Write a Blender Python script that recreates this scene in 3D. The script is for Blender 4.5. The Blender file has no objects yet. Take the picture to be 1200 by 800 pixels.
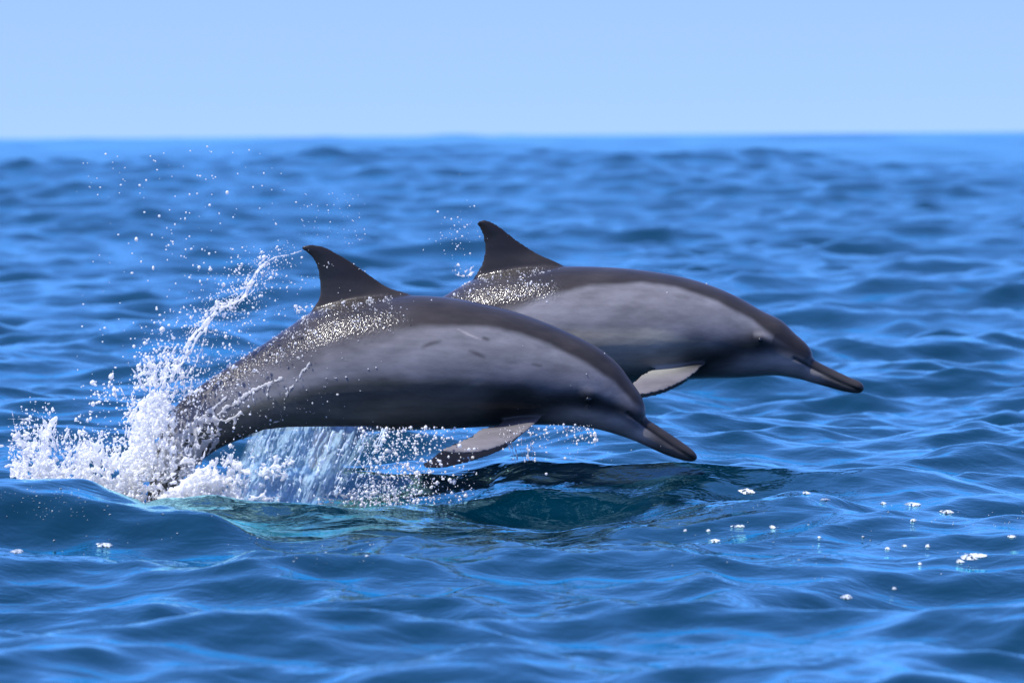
import bpy, bmesh, math, random
import numpy as np
from mathutils import Vector, Matrix

random.seed(7)
rng = np.random.default_rng(7)
scene = bpy.context.scene
col = scene.collection

# ------------------------------------------------------------------ camera
W, H = 1200.0, 800.0            # pixel frame of the photograph, used to turn pixels into directions
LENS = 200.0
FPX = W * LENS / 36.0
CAM_H = 1.0
HORIZON = 158.0
pitch = math.atan((H / 2 - HORIZON) / FPX)
roll = math.atan(8.0 / 1200.0)
cam_data = bpy.data.cameras.new('camera')
cam = bpy.data.objects.new('camera', cam_data)
col.objects.link(cam)
cam_data.lens = LENS
cam_data.sensor_width = 36.0
cam_data.clip_start = 0.5
cam_data.clip_end = 30000.0
CAM_M = Matrix.Rotation(math.pi / 2 - pitch, 4, 'X') @ Matrix.Rotation(-roll, 4, 'Z')
cam.matrix_world = Matrix.Translation((0, 0, CAM_H)) @ CAM_M
D1 = 15.5                        # distance of the near dolphin
D2 = 16.15                       # and of the one behind it
cam_data.dof.use_dof = True
cam_data.dof.focus_distance = D1 - 0.05
cam_data.dof.aperture_fstop = 7.5
scene.camera = cam

# ------------------------------------------------------------------ sky, sun, exposure
SUN_DIR = Vector((-0.42, -0.26, 0.87)).normalized()      # towards the sun
sun_el = math.asin(SUN_DIR.z)
sun_az = math.atan2(SUN_DIR.x, SUN_DIR.y)
world = bpy.data.worlds.new('World')
scene.world = world
world.use_nodes = True
wn = world.node_tree
wn.nodes.clear()
sky = wn.nodes.new('ShaderNodeTexSky')
sky.sky_type = 'NISHITA'
sky.sun_disc = False
sky.sun_elevation = sun_el
sky.sun_rotation = sun_az
sky.air_density = 1.0
sky.dust_density = 0.3
sky.ozone_density = 2.5
tint = wn.nodes.new('ShaderNodeMix')
tint.data_type = 'RGBA'
tint.blend_type = 'MULTIPLY'
tint.inputs[0].default_value = 1.0
tint.inputs[7].default_value = (1.15, 1.13, 1.62, 1)
bg = wn.nodes.new('ShaderNodeBackground')
bg.inputs['Strength'].default_value = 0.14
wo = wn.nodes.new('ShaderNodeOutputWorld')
# clear maritime air: no yellow dust belt, so the blue reaches down to the horizon (an even lift of elevation)
wtc = wn.nodes.new('ShaderNodeTexCoord')
wsep = wn.nodes.new('ShaderNodeSeparateXYZ')
wmad = wn.nodes.new('ShaderNodeMath'); wmad.operation = 'MULTIPLY_ADD'
wmad.inputs[1].default_value = 1.7; wmad.inputs[2].default_value = 0.25
wcmb = wn.nodes.new('ShaderNodeCombineXYZ')
wnrm = wn.nodes.new('ShaderNodeVectorMath'); wnrm.operation = 'NORMALIZE'
wn.links.new(wtc.outputs['Generated'], wsep.inputs[0])
wn.links.new(wsep.outputs['X'], wcmb.inputs['X']); wn.links.new(wsep.outputs['Y'], wcmb.inputs['Y'])
wn.links.new(wsep.outputs['Z'], wmad.inputs[0]); wn.links.new(wmad.outputs[0], wcmb.inputs['Z'])
wn.links.new(wcmb.outputs[0], wnrm.inputs[0])
wn.links.new(wnrm.outputs[0], sky.inputs[0])
wn.links.new(sky.outputs[0], tint.inputs[6])
wn.links.new(tint.outputs[2], bg.inputs['Color'])
wn.links.new(bg.outputs[0], wo.inputs['Surface'])

sun_data = bpy.data.lights.new('sun', 'SUN')
sun_data.energy = 5.0
sun_data.angle = math.radians(0.53)
sun_data.color = (1.0, 0.95, 0.88)
sun = bpy.data.objects.new('sun', sun_data)
col.objects.link(sun)
sun.rotation_euler = SUN_DIR.to_track_quat('Z', 'Y').to_euler()

vs = scene.view_settings
vs.view_transform = 'Standard'
vs.look = 'None'
vs.exposure = 0.45
vs.gamma = 1.0
scene.cycles.max_bounces = 8
scene.cycles.transparent_max_bounces = 24
scene.cycles.caustics_reflective = False
scene.cycles.caustics_refractive = False
scene.cycles.sample_clamp_indirect = 6.0

# ------------------------------------------------------------------ helpers
CR = np.array(CAM_M.to_3x3())


def P(px, py, depth):
    """World point seen at a photograph pixel, at a given distance along Y."""
    d = CR @ np.array([(px - W / 2) / FPX, -(py - H / 2) / FPX, -1.0])
    return np.array([0, 0, CAM_H]) + d * (depth / d[1])


def PV(px, py, depth):
    px, py, depth = np.broadcast_arrays(np.asarray(px, float), np.asarray(py, float), np.asarray(depth, float))
    c = np.stack([(px - W / 2) / FPX, -(py - H / 2) / FPX, -np.ones_like(px)], -1)
    d = c @ CR.T
    return np.array([0, 0, CAM_H]) + d * (depth / d[..., 1])[..., None]


def mesh_from(name, verts, faces4=None, faces3=None, smooth=True):
    """Fast mesh from numpy arrays."""
    me = bpy.data.meshes.new(name)
    verts = np.ascontiguousarray(verts, dtype=np.float32)
    loops, starts, n = [], [], 0
    if faces4 is not None and len(faces4):
        f = np.asarray(faces4, dtype=np.int32)
        loops.append(f.ravel()); starts.append(np.arange(len(f), dtype=np.int32) * 4); n = f.size
    if faces3 is not None and len(faces3):
        f = np.asarray(faces3, dtype=np.int32)
        loops.append(f.ravel()); starts.append(np.arange(len(f), dtype=np.int32) * 3 + n)
    loops = np.concatenate(loops); starts = np.concatenate(starts)
    me.vertices.add(len(verts)); me.vertices.foreach_set('co', verts.ravel())
    me.loops.add(len(loops)); me.loops.foreach_set('vertex_index', loops)
    me.polygons.add(len(starts)); me.polygons.foreach_set('loop_start', starts)
    me.update(calc_edges=True)
    if smooth:
        me.polygons.foreach_set('use_smooth', np.ones(len(starts), dtype=bool))
    me.validate()
    return me


def link(name, me, mat=None, parent=None):
    o = bpy.data.objects.new(name, me)
    col.objects.link(o)
    if mat and me is not None:
        me.materials.append(mat)
    if parent:
        o.parent = parent
    return o


def tag(o, label=None, category=None, group=None, kind=None):
    for k, v in (('label', label), ('category', category), ('group', group), ('kind', kind)):
        if v:
            o[k] = v
    return o


def interp(keys, n, cols=None):
    """Smooth (Catmull-Rom) resampling of rows of keys at n even steps of chord length."""
    k = np.asarray(keys, float)
    seg = np.linalg.norm(np.diff(k[:, :4] if k.shape[1] >= 4 else k, axis=0), axis=1)
    t = np.concatenate([[0], np.cumsum(np.sqrt(seg * (seg.mean())) * 0.5 + seg * 0.5)])
    m = np.zeros_like(k)
    m[1:-1] = (k[2:] - k[:-2]) / (t[2:] - t[:-2])[:, None]
    m[0] = (k[1] - k[0]) / (t[1] - t[0]); m[-1] = (k[-1] - k[-2]) / (t[-1] - t[-2])
    q = np.linspace(0, t[-1], n)
    i = np.clip(np.searchsorted(t, q, side='right') - 1, 0, len(t) - 2)
    h = (t[i + 1] - t[i])[:, None]
    s = ((q - t[i]) / h[:, 0])[:, None]
    return ((2 * s**3 - 3 * s**2 + 1) * k[i] + (s**3 - 2 * s**2 + s) * h * m[i]
            + (-2 * s**3 + 3 * s**2) * k[i + 1] + (s**3 - s**2) * h * m[i + 1])


def sstep(a, b, x):
    t = np.clip((x - a) / (b - a), 0, 1)
    return t * t * (3 - 2 * t)


def seg_dist(u, v, pts):
    """Distance of points (u, v) to a polyline, and the position along it (0..1)."""
    pts = np.asarray(pts, float)
    best = np.full(u.shape, 1e9); along = np.zeros(u.shape)
    L = np.linalg.norm(np.diff(pts, axis=0), axis=1); cum = np.concatenate([[0], np.cumsum(L)])
    for i in range(len(pts) - 1):
        a, b = pts[i], pts[i + 1]
        d = b - a
        t = np.clip(((u - a[0]) * d[0] + (v - a[1]) * d[1]) / (d @ d), 0, 1)
        q = np.hypot(u - a[0] - t * d[0], v - a[1] - t * d[1])
        m = q < best
        best[m] = q[m]; along[m] = ((cum[i] + t * L[i]) / cum[-1])[m]
    return best, along


def vnoise(x, y, seed=0):
    """Smooth value noise in 2D, about -1..1."""
    r = np.random.default_rng(seed)
    tab = r.uniform(-1, 1, (64, 64))
    xi = np.floor(x).astype(int); yi = np.floor(y).astype(int)
    fx = x - xi; fy = y - yi
    fx = fx * fx * (3 - 2 * fx); fy = fy * fy * (3 - 2 * fy)
    g = lambda a, b: tab[a % 64, b % 64]
    return ((g(xi, yi) * (1 - fx) + g(xi + 1, yi) * fx) * (1 - fy)
            + (g(xi, yi + 1) * (1 - fx) + g(xi + 1, yi + 1) * fx) * fy)


class N:
    """Small helper for node materials."""
    def __init__(self, name):
        self.m = bpy.data.materials.new(name)
        self.m.use_nodes = True
        self.t = self.m.node_tree
        self.b = self.t.nodes['Principled BSDF']
        self.out = self.t.nodes['Material Output']

    def n(self, typ, **kw):
        nd = self.t.nodes.new(typ)
        for k, v in kw.items():
            if k in nd.inputs.keys():
                nd.inputs[k].default_value = v
            else:
                setattr(nd, k, v)
        return nd

    def l(self, a, b):
        self.t.links.new(a, b)


# ------------------------------------------------------------------ materials
def water_material():
    k = N('sea_water')
    b = k.b
    tc = k.n('ShaderNodeTexCoord')
    mp = k.n('ShaderNodeMapping')
    mp.inputs['Rotation'].default_value = (0, 0, math.radians(12))
    mp.inputs['Scale'].default_value = (1.0, 1.5, 1.0)
    k.l(tc.outputs['Object'], mp.inputs[0])
    n1 = k.n('ShaderNodeTexNoise', Scale=5.0, Detail=4.0, Roughness=0.55, Distortion=0.6)
    n2 = k.n('ShaderNodeTexNoise', Scale=26.0, Detail=3.0, Roughness=0.5, Distortion=0.4)
    k.l(mp.outputs[0], n1.inputs['Vector']); k.l(mp.outputs[0], n2.inputs['Vector'])
    b1 = k.n('ShaderNodeBump', Strength=1.0, Distance=0.009)
    b2 = k.n('ShaderNodeBump', Strength=1.0, Distance=0.0014)
    k.l(n1.outputs[0], b1.inputs['Height']); k.l(n2.outputs[0], b2.inputs['Height'])
    k.l(b1.outputs[0], b2.inputs['Normal'])
    # waves too small for the mesh far out act as roughness there
    ra = k.n('ShaderNodeAttribute', attribute_name='ripple')
    body = k.n('ShaderNodeBsdfDiffuse', Color=(0.0, 0.0160, 0.031, 1))
    gl = k.n('ShaderNodeBsdfGlossy', Color=(0.50, 0.97, 1.0, 1))
    fr = k.n('ShaderNodeFresnel', IOR=1.34)
    for nd in (body, gl, fr):
        k.l(b2.outputs[0], nd.inputs['Normal'])
    k.l(ra.outputs['Fac'], gl.inputs['Roughness'])
    dm = k.n('ShaderNodeMath', operation='MULTIPLY_ADD'); dm.inputs[1].default_value = -4.6; dm.inputs[2].default_value = 2.3
    k.l(ra.outputs['Fac'], dm.inputs[0])
    fm = k.n('ShaderNodeMath', operation='MULTIPLY', use_clamp=True)
    k.l(fr.outputs[0], fm.inputs[0]); k.l(dm.outputs[0], fm.inputs[1])
    mx = k.n('ShaderNodeMixShader')
    k.l(fm.outputs[0], mx.inputs[0]); k.l(body.outputs[0], mx.inputs[1]); k.l(gl.outputs[0], mx.inputs[2])
    k.l(mx.outputs[0], k.out.inputs['Surface'])
    k.t.nodes.remove(b)
    return k.m


def skin_material():
    k = N('wet_dolphin_skin')
    b = k.b
    at = k.n('ShaderNodeAttribute', attribute_name='pigment_and_light')
    wet = k.n('ShaderNodeAttribute', attribute_name='wet')
    tc = k.n('ShaderNodeTexCoord')
    mp = k.n('ShaderNodeMapping')
    mp.inputs['Scale'].default_value = (5.0, 14.0, 14.0)
    mp.inputs['Rotation'].default_value = (0, math.radians(28), 0)
    k.l(tc.outputs['Object'], mp.inputs[0])
    n1 = k.n('ShaderNodeTexNoise', Scale=1.6, Detail=6.0, Roughness=0.6)
    k.l(mp.outputs[0], n1.inputs['Vector'])
    rmp = k.n('ShaderNodeMapRange')
    rmp.inputs['From Min'].default_value = 0.3; rmp.inputs['From Max'].default_value = 0.7
    rmp.inputs['To Min'].default_value = 0.70; rmp.inputs['To Max'].default_value = 1.25
    k.l(n1.outputs[0], rmp.inputs[0])
    mx = k.n('ShaderNodeMix', data_type='RGBA', blend_type='MULTIPLY')
    mx.inputs[0].default_value = 1.0
    k.l(at.outputs['Color'], mx.inputs[6]); k.l(rmp.outputs[0], mx.inputs[7])
    k.l(mx.outputs[2], b.inputs['Base Color'])
    # film of water running off: fine wrinkles everywhere, strong beads where the skin is wet
    n2 = k.n('ShaderNodeTexNoise', Scale=2.2, Detail=3.0)
    k.l(mp.outputs[0], n2.inputs['Vector'])
    b1 = k.n('ShaderNodeBump', Strength=0.25, Distance=0.004)
    k.l(n2.outputs[0], b1.inputs['Height'])
    n3 = k.n('ShaderNodeTexNoise', Scale=150.0, Detail=2.0)
    k.l(tc.outputs['Object'], n3.inputs['Vector'])
    mul = k.n('ShaderNodeMath', operation='MULTIPLY')
    k.l(n3.outputs[0], mul.inputs[0]); k.l(wet.outputs['Fac'], mul.inputs[1])
    b2 = k.n('ShaderNodeBump', Strength=1.0, Distance=0.0028)
    k.l(mul.outputs[0], b2.inputs['Height']); k.l(b1.outputs[0], b2.inputs['Normal'])
    k.l(b2.outputs[0], b.inputs['Normal'])
    b.inputs['Roughness'].default_value = 0.38
    b.inputs['IOR'].default_value = 1.40
    cw = k.n('ShaderNodeMath', operation='MULTIPLY_ADD', use_clamp=True); cw.inputs[1].default_value = 0.7; cw.inputs[2].default_value = 0.38
    k.l(wet.outputs['Fac'], cw.inputs[0]); k.l(cw.outputs[0], b.inputs['Coat Weight'])
    b.inputs['Specular IOR Level'].default_value = 0.16
    b.inputs['Coat Roughness'].default_value = 0.10
    b.inputs['Coat IOR'].default_value = 1.33
    k.l(b2.outputs[0], b.inputs['Coat Normal'])
    return k.m


def plain(name, c, rough=0.4, **kw):
    k = N(name)
    k.b.inputs['Base Color'].default_value = (*c, 1)
    k.b.inputs['Roughness'].default_value = rough
    for a, v in kw.items():
        k.b.inputs[a.replace('_', ' ')].default_value = v
    return k.m


M_SEA = water_material()
M_SKIN = skin_material()
M_EYE = plain('eye_black', (0.004, 0.004, 0.005), 0.08)

# ------------------------------------------------------------------ the sea
def build_waves():
    r = np.random.default_rng(21)
    comp = []
    for lam_lo, lam_hi, n, slope, spread in (
            (20.0, 55.0, 12, 0.065, 1.1), (12.0, 20.0, 6, 0.030, 0.6), (5.0, 11.0, 8, 0.045, 0.55), (2.4, 5.0, 14, 0.060, 0.8), (1.1, 2.4, 24, 0.120, 1.0),
            (0.5, 1.1, 44, 0.205, 1.15), (0.22, 0.5, 48, 0.190, 1.2), (0.10, 0.22, 40, 0.130, 1.3)):
        for _ in range(n):
            lam = math.exp(r.uniform(math.log(lam_lo), math.log(lam_hi)))
            kk = 2 * math.pi / lam
            th = math.radians(-78) + r.normal(0, spread * 0.75)
            a = 0.70 * slope * math.sqrt(2.0 / n) / kk
            comp.append((kk * math.cos(th), kk * math.sin(th), a, r.uniform(0, 2 * math.pi), lam))
    return comp


WAVES = build_waves()


def ridge(x, y, pts, amp, wf, wb, e0, e1):
    """A local crest along a polyline in plan: steep on the near side, gentle behind."""
    d, s = seg_dist(x, y, pts)
    p = np.asarray(pts, float)
    yc = np.interp(x, p[:, 0], p[:, 1])
    w = np.where(y < yc, wf, wb)
    return amp * np.exp(-(d / w) ** 2) * sstep(0, e0, s + 1e-6) * sstep(0, e1, 1 - s + 1e-6)


def sea_height(x, y, dx=0.0, dy=0.0):
    X = np.zeros_like(x); Y = np.zeros_like(x); Z = np.zeros_like(x)
    S2 = np.zeros_like(x)
    calm = 1 - 0.25 * np.exp(-(((x - 0.2) / 1.6) ** 2 + ((y - 15.3) / 0.9) ** 2))
    for kx, ky, a, ph, lam in WAVES:
        f = sstep(0.9, 2.0, lam / np.maximum(dy, dx)) if not np.isscalar(dy) else 1.0
        arg = (kx * x + ky * y + ph)
        kk = math.hypot(kx, ky)
        s = np.sin(arg); c = np.cos(arg)
        af = a * f * calm * (sstep(30, 110, y) if lam > 20 else sstep(17, 40, y) if lam > 5 else 1.0)
        Z += af * c
        S2 += (a * kk) ** 2 * 0.5 * (1 - f * f)
        q = 0.95 if lam > 0.3 else 0.7
        X -= q * af * kx / kk * s; Y -= q * af * ky / kk * s
    loc = 0
    loc = loc + ridge(x, y, [(-2.6, 14.35), (-1.4, 14.3), (-0.9, 14.35), (-0.45, 14.5)], 0.120, 0.34, 0.5, 0.75, 0.40)
    loc = loc + ridge(x, y, [(-0.25, 15.75), (0.0, 15.75), (0.3, 15.6), (0.75, 15.25)], 0.055, 0.32, 0.4, 0.35, 0.6)
    loc = loc + ridge(x, y, [(-0.6, 14.1), (-0.2, 14.05), (0.15, 14.1)], 0.06, 0.16, 0.3, 0.35, 0.35)
    loc = loc + ridge(x, y, [(0.15, 14.85), (0.5, 14.8), (0.95, 14.7)], 0.075, 0.25, 0.35, 0.35, 0.35)
    return X, Y, Z + loc, S2


def build_sea():
    ys = [-3000, -1000, -300, -100, -30, -10, -3, 0, 2, 4, 5]
    y = 6.0
    while y < 10: ys.append(y); y += 0.035
    while y < 22: ys.append(y); y += 0.022
    dy = 0.022
    while y < 9000:
        ys.append(y)
        dy = min(dy * 1.008, y * (0.0032 if y < 110 else 0.010))
        y += dy
    ys = np.array(ys)
    s = np.linspace(-1, 1, 385)
    out = 1 + np.cumsum(0.006 * 1.35 ** np.arange(25))
    s = np.concatenate([-out[::-1], s, out])
    w = np.maximum(np.abs(ys), 6) * 0.155 + 0.6
    Xg = w[:, None] * s[None, :]
    Yg = np.repeat(ys[:, None], len(s), 1)
    dY = np.gradient(ys)[:, None] * np.ones_like(Xg)
    dX = np.abs(np.gradient(Xg, axis=1))
    x = Xg.ravel().astype(np.float32); yy = Yg.ravel().astype(np.float32)
    X, Y, Z, S2 = sea_height(x.astype(np.float64), yy.astype(np.float64), dX.ravel(), np.abs(dY.ravel()))
    v = np.stack([x + X, yy + Y, Z], 1)
    R, Cn = Xg.shape
    idx = np.arange(R * Cn).reshape(R, Cn)
    f = np.stack([idx[:-1, :-1], idx[:-1, 1:], idx[1:, 1:], idx[1:, :-1]], -1).reshape(-1, 4)
    me = mesh_from('sea', v, f)
    ra = me.attributes.new('ripple', 'FLOAT', 'POINT')
    ra.data.foreach_set('value', np.sqrt(0.03 ** 2 + 0.7 * S2).clip(0.03, 0.30).astype(np.float32))
    o = link('sea', me, M_SEA)
    tag(o, 'deep blue choppy open sea reaching the horizon', 'sea', kind='structure')
    return o


SEA = build_sea()

# ------------------------------------------------------------------ dolphins
WIDTHS = [1.25, 1.25, 1.15, 1.10, 1.08, 1.04, 0.96, 0.88, 0.85, 0.85, 0.88, 0.91, 0.93, 0.94, 0.94, 0.94, 0.93,
          0.91, 0.88, 0.83, 0.77, 0.70, 0.63, 0.57, 0.52, 0.48, 0.44, 0.42, 0.50, 0.60]


def body_loft(bm, pairs, depth):
    keys = np.array([[t[0], t[1], b[0], b[1], w] for (t, b), w in zip(pairs, WIDTHS)])
    k = interp(keys, 170)
    T = PV(k[:, 0], k[:, 1], depth); B = PV(k[:, 2], k[:, 3], depth)
    C = (T + B) / 2; n = (T - B) / 2
    a = np.linalg.norm(n, axis=1)
    b = a * k[:, 4]
    rings = []
    K = 48
    for i in range(len(C)):
        ring = []
        for j in range(K):
            ph = 2 * math.pi * j / K
            c, s = math.cos(ph), math.sin(ph)
            # slightly keeled back and a fuller lower half
            yw = math.copysign(abs(s) ** 0.96, s) * (1 - 0.05 * c)
            p = C[i] + n[i] * c + np.array([0, b[i] * yw, 0])
            ring.append(bm.verts.new(p))
        rings.append(ring)
    for r0, r1 in zip(rings[:-1], rings[1:]):
        for j in range(K):
            bm.faces.new((r0[j], r0[(j + 1) % K], r1[(j + 1) % K], r1[j]))
    bm.faces.new(rings[0][::-1]); bm.faces.new(rings[-1])
    return C, n, a, b, k


def fin_loft(bm, rows, thick, n=26):
    """rows: (trailing xyz, leading xyz) from root to tip; lens section, rounded leading edge."""
    keys = np.array([list(t) + list(l) for t, l in rows])
    k = interp(keys, n)
    K = 20
    rings = []
    for i in range(n):
        A, B = k[i, :3], k[i, 3:]
        i0, i1 = max(i - 1, 0), min(i + 1, n - 1)
        span = (k[i1, :3] + k[i1, 3:]) - (k[i0, :3] + k[i0, 3:])
        ch = B - A
        nn = np.cross(ch, span); nn /= np.linalg.norm(nn) + 1e-12
        c = np.linalg.norm(ch)
        ring = []
        for j in range(K):
            ph = 2 * math.pi * j / K
            u = (1 - math.cos(ph)) / 2
            h = math.sin(ph) * (0.55 + 0.45 * u) * 0.5
            th = max(thick * c, 0.0115)
            ring.append(bm.verts.new(A + ch * u + nn * h * th))
        rings.append(ring)
    for r0, r1 in zip(rings[:-1], rings[1:]):
        for j in range(K):
            bm.faces.new((r0[j], r0[(j + 1) % K], r1[(j + 1) % K], r1[j]))
    bm.faces.new(rings[0][::-1]); bm.faces.new(rings[-1])


def remeshed(bm, voxel, smooth_iter):
    bmesh.ops.recalc_face_normals(bm, faces=bm.faces)
    me = bpy.data.meshes.new('tmp'); bm.to_mesh(me); bm.free()
    o = bpy.data.objects.new('tmp', me); col.objects.link(o)
    m = o.modifiers.new('r', 'REMESH'); m.mode = 'VOXEL'; m.voxel_size = voxel; m.use_smooth_shade = True
    s = o.modifiers.new('s', 'SMOOTH'); s.factor = 0.5; s.iterations = smooth_iter
    dg = bpy.context.evaluated_depsgraph_get()
    res = bpy.data.meshes.new_from_object(o.evaluated_get(dg))
    bpy.data.objects.remove(o); bpy.data.meshes.remove(me)
    return res


def verts_of(me):
    v = np.empty(len(me.vertices) * 3, dtype=np.float32)
    me.vertices.foreach_get('co', v)
    return v.reshape(-1, 3).astype(float)


class Dolphin:
    pass


def build_dolphin(depth, pairs, fin, flip_near, flip_far, paint, eye_px, mouth, label, voxel=0.0046):
    bm = bmesh.new()
    C, n, a, b, k = body_loft(bm, pairs, depth)
    fin_loft(bm, [(P(*t, depth), P(*l, depth)) for t, l in fin], 0.15)
    for rows in (flip_near, flip_far):
        fin_loft(bm, [(P(t[0], t[1], depth + t[2]), P(l[0], l[1], depth + l[2])) for t, l in rows], 0.12)
    # tail flukes, under water, spread sideways
    end = (C[-1] + C[-4]) / 2
    along = C[-1] - C[-12]; along /= np.linalg.norm(along)
    for s in (-1, 1):
        y = np.array([0, s, 0])
        rows = [(end + along * 0.03 - y * 0.03, end - along * 0.13 - y * 0.03),
                (end + along * 0.05 + y * 0.06, end - along * 0.09 + y * 0.06),
                (end + along * 0.07 + y * 0.15, end - along * 0.03 + y * 0.15),
                (end + along * 0.105 + y * 0.23, end + along * 0.055 + y * 0.23),
                (end + along * 0.13 + y * 0.26, end + along * 0.115 + y * 0.26)]
        fin_loft(bm, rows, 0.14)
    me = remeshed(bm, voxel, 6)
    v = verts_of(me)
    # plane pixel coordinates of each vertex (seen square-on from the side)
    o0 = P(600, 400, depth); ex = P(700, 400, depth) - o0; ey = P(600, 500, depth) - o0
    A = np.array([[ex[0], ey[0]], [ex[2], ey[2]]]) / 100.0
    uv = np.linalg.solve(A, (v - o0)[:, [0, 2]].T).T
    u, w = uv[:, 0] + 600, uv[:, 1] + 400
    side = (v[:, 1] - depth)
    # mouth line: a shallow groove along both sides of the beak
    d, s = seg_dist(u, w, mouth)
    nrm = np.empty(len(v) * 3, dtype=np.float32); me.vertices.foreach_get('normal', nrm); nrm = nrm.reshape(-1, 3)
    g = np.exp(-(d / 1.5) ** 2) * (np.abs(nrm[:, 1]) > 0.25)
    v = v - nrm * (g * 0.0035)[:, None]
    # eye bulge
    de = np.hypot(u - eye_px[0], w - eye_px[1])
    v = v + nrm * (np.exp(-(de / 9.0) ** 2) * 0.006 * (np.abs(nrm[:, 1]) > 0.2))[:, None]
    # how far each vertex stands out of the bare trunk (fins and flippers do)
    Cu, Ct = C.astype(np.float32), np.gradient(C, axis=0).astype(np.float32)
    Ct /= np.linalg.norm(Ct, axis=1, keepdims=True)
    F = np.empty(len(v))
    for i0 in range(0, len(v), 8000):
        q = v[i0:i0 + 8000].astype(np.float32)
        dd = np.abs(((q[:, None, :] - Cu[None]) * Ct[None]).sum(-1)) + 0.35 * np.linalg.norm((q[:, None, :] - Cu[None])[..., [0, 2]], axis=-1)
        j = dd.argmin(1)
        h = ((q - C[j]) * n[j]).sum(1) / a[j] ** 2
        F[i0:i0 + 8000] = np.sqrt(h ** 2 + ((q[:, 1] - depth) / b[j]) ** 2)
    c, wet = paint(u, w, side, nrm, d, F)
    base = np.array([C[len(C) // 2][0], depth, 0.0])
    me.vertices.foreach_set('co', (v - base).astype(np.float32).ravel())
    ca = me.color_attributes.new('pigment_and_light', 'FLOAT_COLOR', 'POINT')
    ca.data.foreach_set('color', np.concatenate([c, np.ones((len(c), 1))], 1).astype(np.float32).ravel())
    wa = me.attributes.new('wet', 'FLOAT', 'POINT')
    wa.data.foreach_set('value', wet.astype(np.float32))
    me.update()
    root = bpy.data.objects.new('dolphin', None)
    col.objects.link(root); root.location = base
    root.empty_display_size = 0.2
    tag(root, label, 'dolphin', 'dolphins leaping side by side')
    body = link('body', me, M_SKIN, root)
    me.name = 'dolphin_body'
    # eyes
    for sgn in (-1, 1):
        sel = (de < 3.0) & (np.sign(side) == sgn)
        ep = v[sel].mean(0)
        e = bmesh.new()
        bmesh.ops.create_uvsphere(e, u_segments=16, v_segments=10, radius=0.0085)
        for q in e.verts:
            q.co.y *= 0.6; q.co.z *= 0.75
            q.co += Vector(ep - base)
        em = bpy.data.meshes.new('eye'); e.to_mesh(em); e.free()
        em.polygons.foreach_set('use_smooth', [True] * len(em.polygons))
        link('eye', em, M_EYE, root)
    D = Dolphin()
    D.root, D.v, D.n, D.u, D.w, D.wet, D.base, D.depth, D.C, D.k, D.b = root, v, nrm, u, w, wet, base, depth, C, k, b
    return D


def mixc(c, m, to):
    return c * (1 - m[:, None]) + np.asarray(to)[None, :] * m[:, None]


def make_paint(cape, belly, stripe, beakdark, eye, finrange, flip, wetfn, seed, belly_col, throat, marks=()):
    CAPE = (0.030, 0.027, 0.026)
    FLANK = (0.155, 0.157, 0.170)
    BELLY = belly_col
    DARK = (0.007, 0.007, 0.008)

    def paint(u, w, side, nrm, dm, F):
        nz = vnoise(u / 34 + w / 60, w / 22 - u / 90, seed) * 3 + vnoise(u / 9, w / 7, seed + 1) * 1.6
        yc = np.interp(u, [p[0] for p in cape], [p[1] for p in cape])
        c = np.tile(np.array(FLANK), (len(u), 1))
        soft = np.interp(u, [p[0] for p in cape], [p[2] for p in cape])
        yb = np.interp(u, [p[0] for p in belly], [p[1] for p in belly])
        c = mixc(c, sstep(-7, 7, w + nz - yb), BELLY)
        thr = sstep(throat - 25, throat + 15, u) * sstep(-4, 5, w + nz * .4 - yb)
        c = mixc(c, thr, (0.27, 0.255, 0.245))
        c = mixc(c, 1 - sstep(-1, 1, (w + nz * np.clip(soft / 16, 0.1, 1.2) - yc) / soft), CAPE)
        # streaky mottling on the flank
        st = vnoise((u * 0.5 + w) / 16, (w * 0.3 - u) / 60, seed + 2)
        c *= (1 + 0.16 * st)[:, None]
        d, s = seg_dist(u, w, stripe)
        wd = np.interp(s, [0, 0.25, 0.5, 1], [7, 9, 14, 27])
        c = mixc(c, np.exp(-(d / wd) ** 2) * 0.92, DARK)
        d, s = seg_dist(u, w, beakdark)
        c = mixc(c, (1 - sstep(4.5, 8.5, d)) * 0.9, (0.016, 0.014, 0.014))
        c = mixc(c, sstep(beakdark[0][0] - 8, beakdark[0][0] + 18, u) * .85, (0.034, 0.031, 0.030))
        de = np.hypot((u - eye[0]) / 1.5, w - eye[1])
        c = mixc(c, np.clip(1.25 * np.exp(-(de / 9.5) ** 2), 0, 1), DARK)
        c = mixc(c, np.exp(-(dm / 1.6) ** 2) * (np.abs(nrm[:, 1]) > 0.2), (0.004, 0.004, 0.004))
        # dorsal fin
        df, sf = seg_dist(u, w, finrange)
        c = mixc(c, sstep(1.03, 1.30, F) * (df < 70), (0.017, 0.015, 0.0155))
        # flippers: pale grey, darker along the edges
        fd, fs_ = seg_dist(u, w, flip)
        c = mixc(c, sstep(1.0, 1.35, F) * (fd < 45) * (df > 70), (0.148, 0.142, 0.148))
        c = mixc(c, sstep(1.04, 1.12, F) * (fd < 45) * (df > 70) * (side > .08), (0.50, 0.38, 0.31))  # far flippers painted paler and browner, as if lit, against the body's shade
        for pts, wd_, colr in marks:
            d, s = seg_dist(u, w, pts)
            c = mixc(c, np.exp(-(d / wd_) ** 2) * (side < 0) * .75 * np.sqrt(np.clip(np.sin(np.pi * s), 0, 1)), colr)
        wet = wetfn(u, w)
        return np.clip(c, 0.003, 1), wet
    return paint


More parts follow.
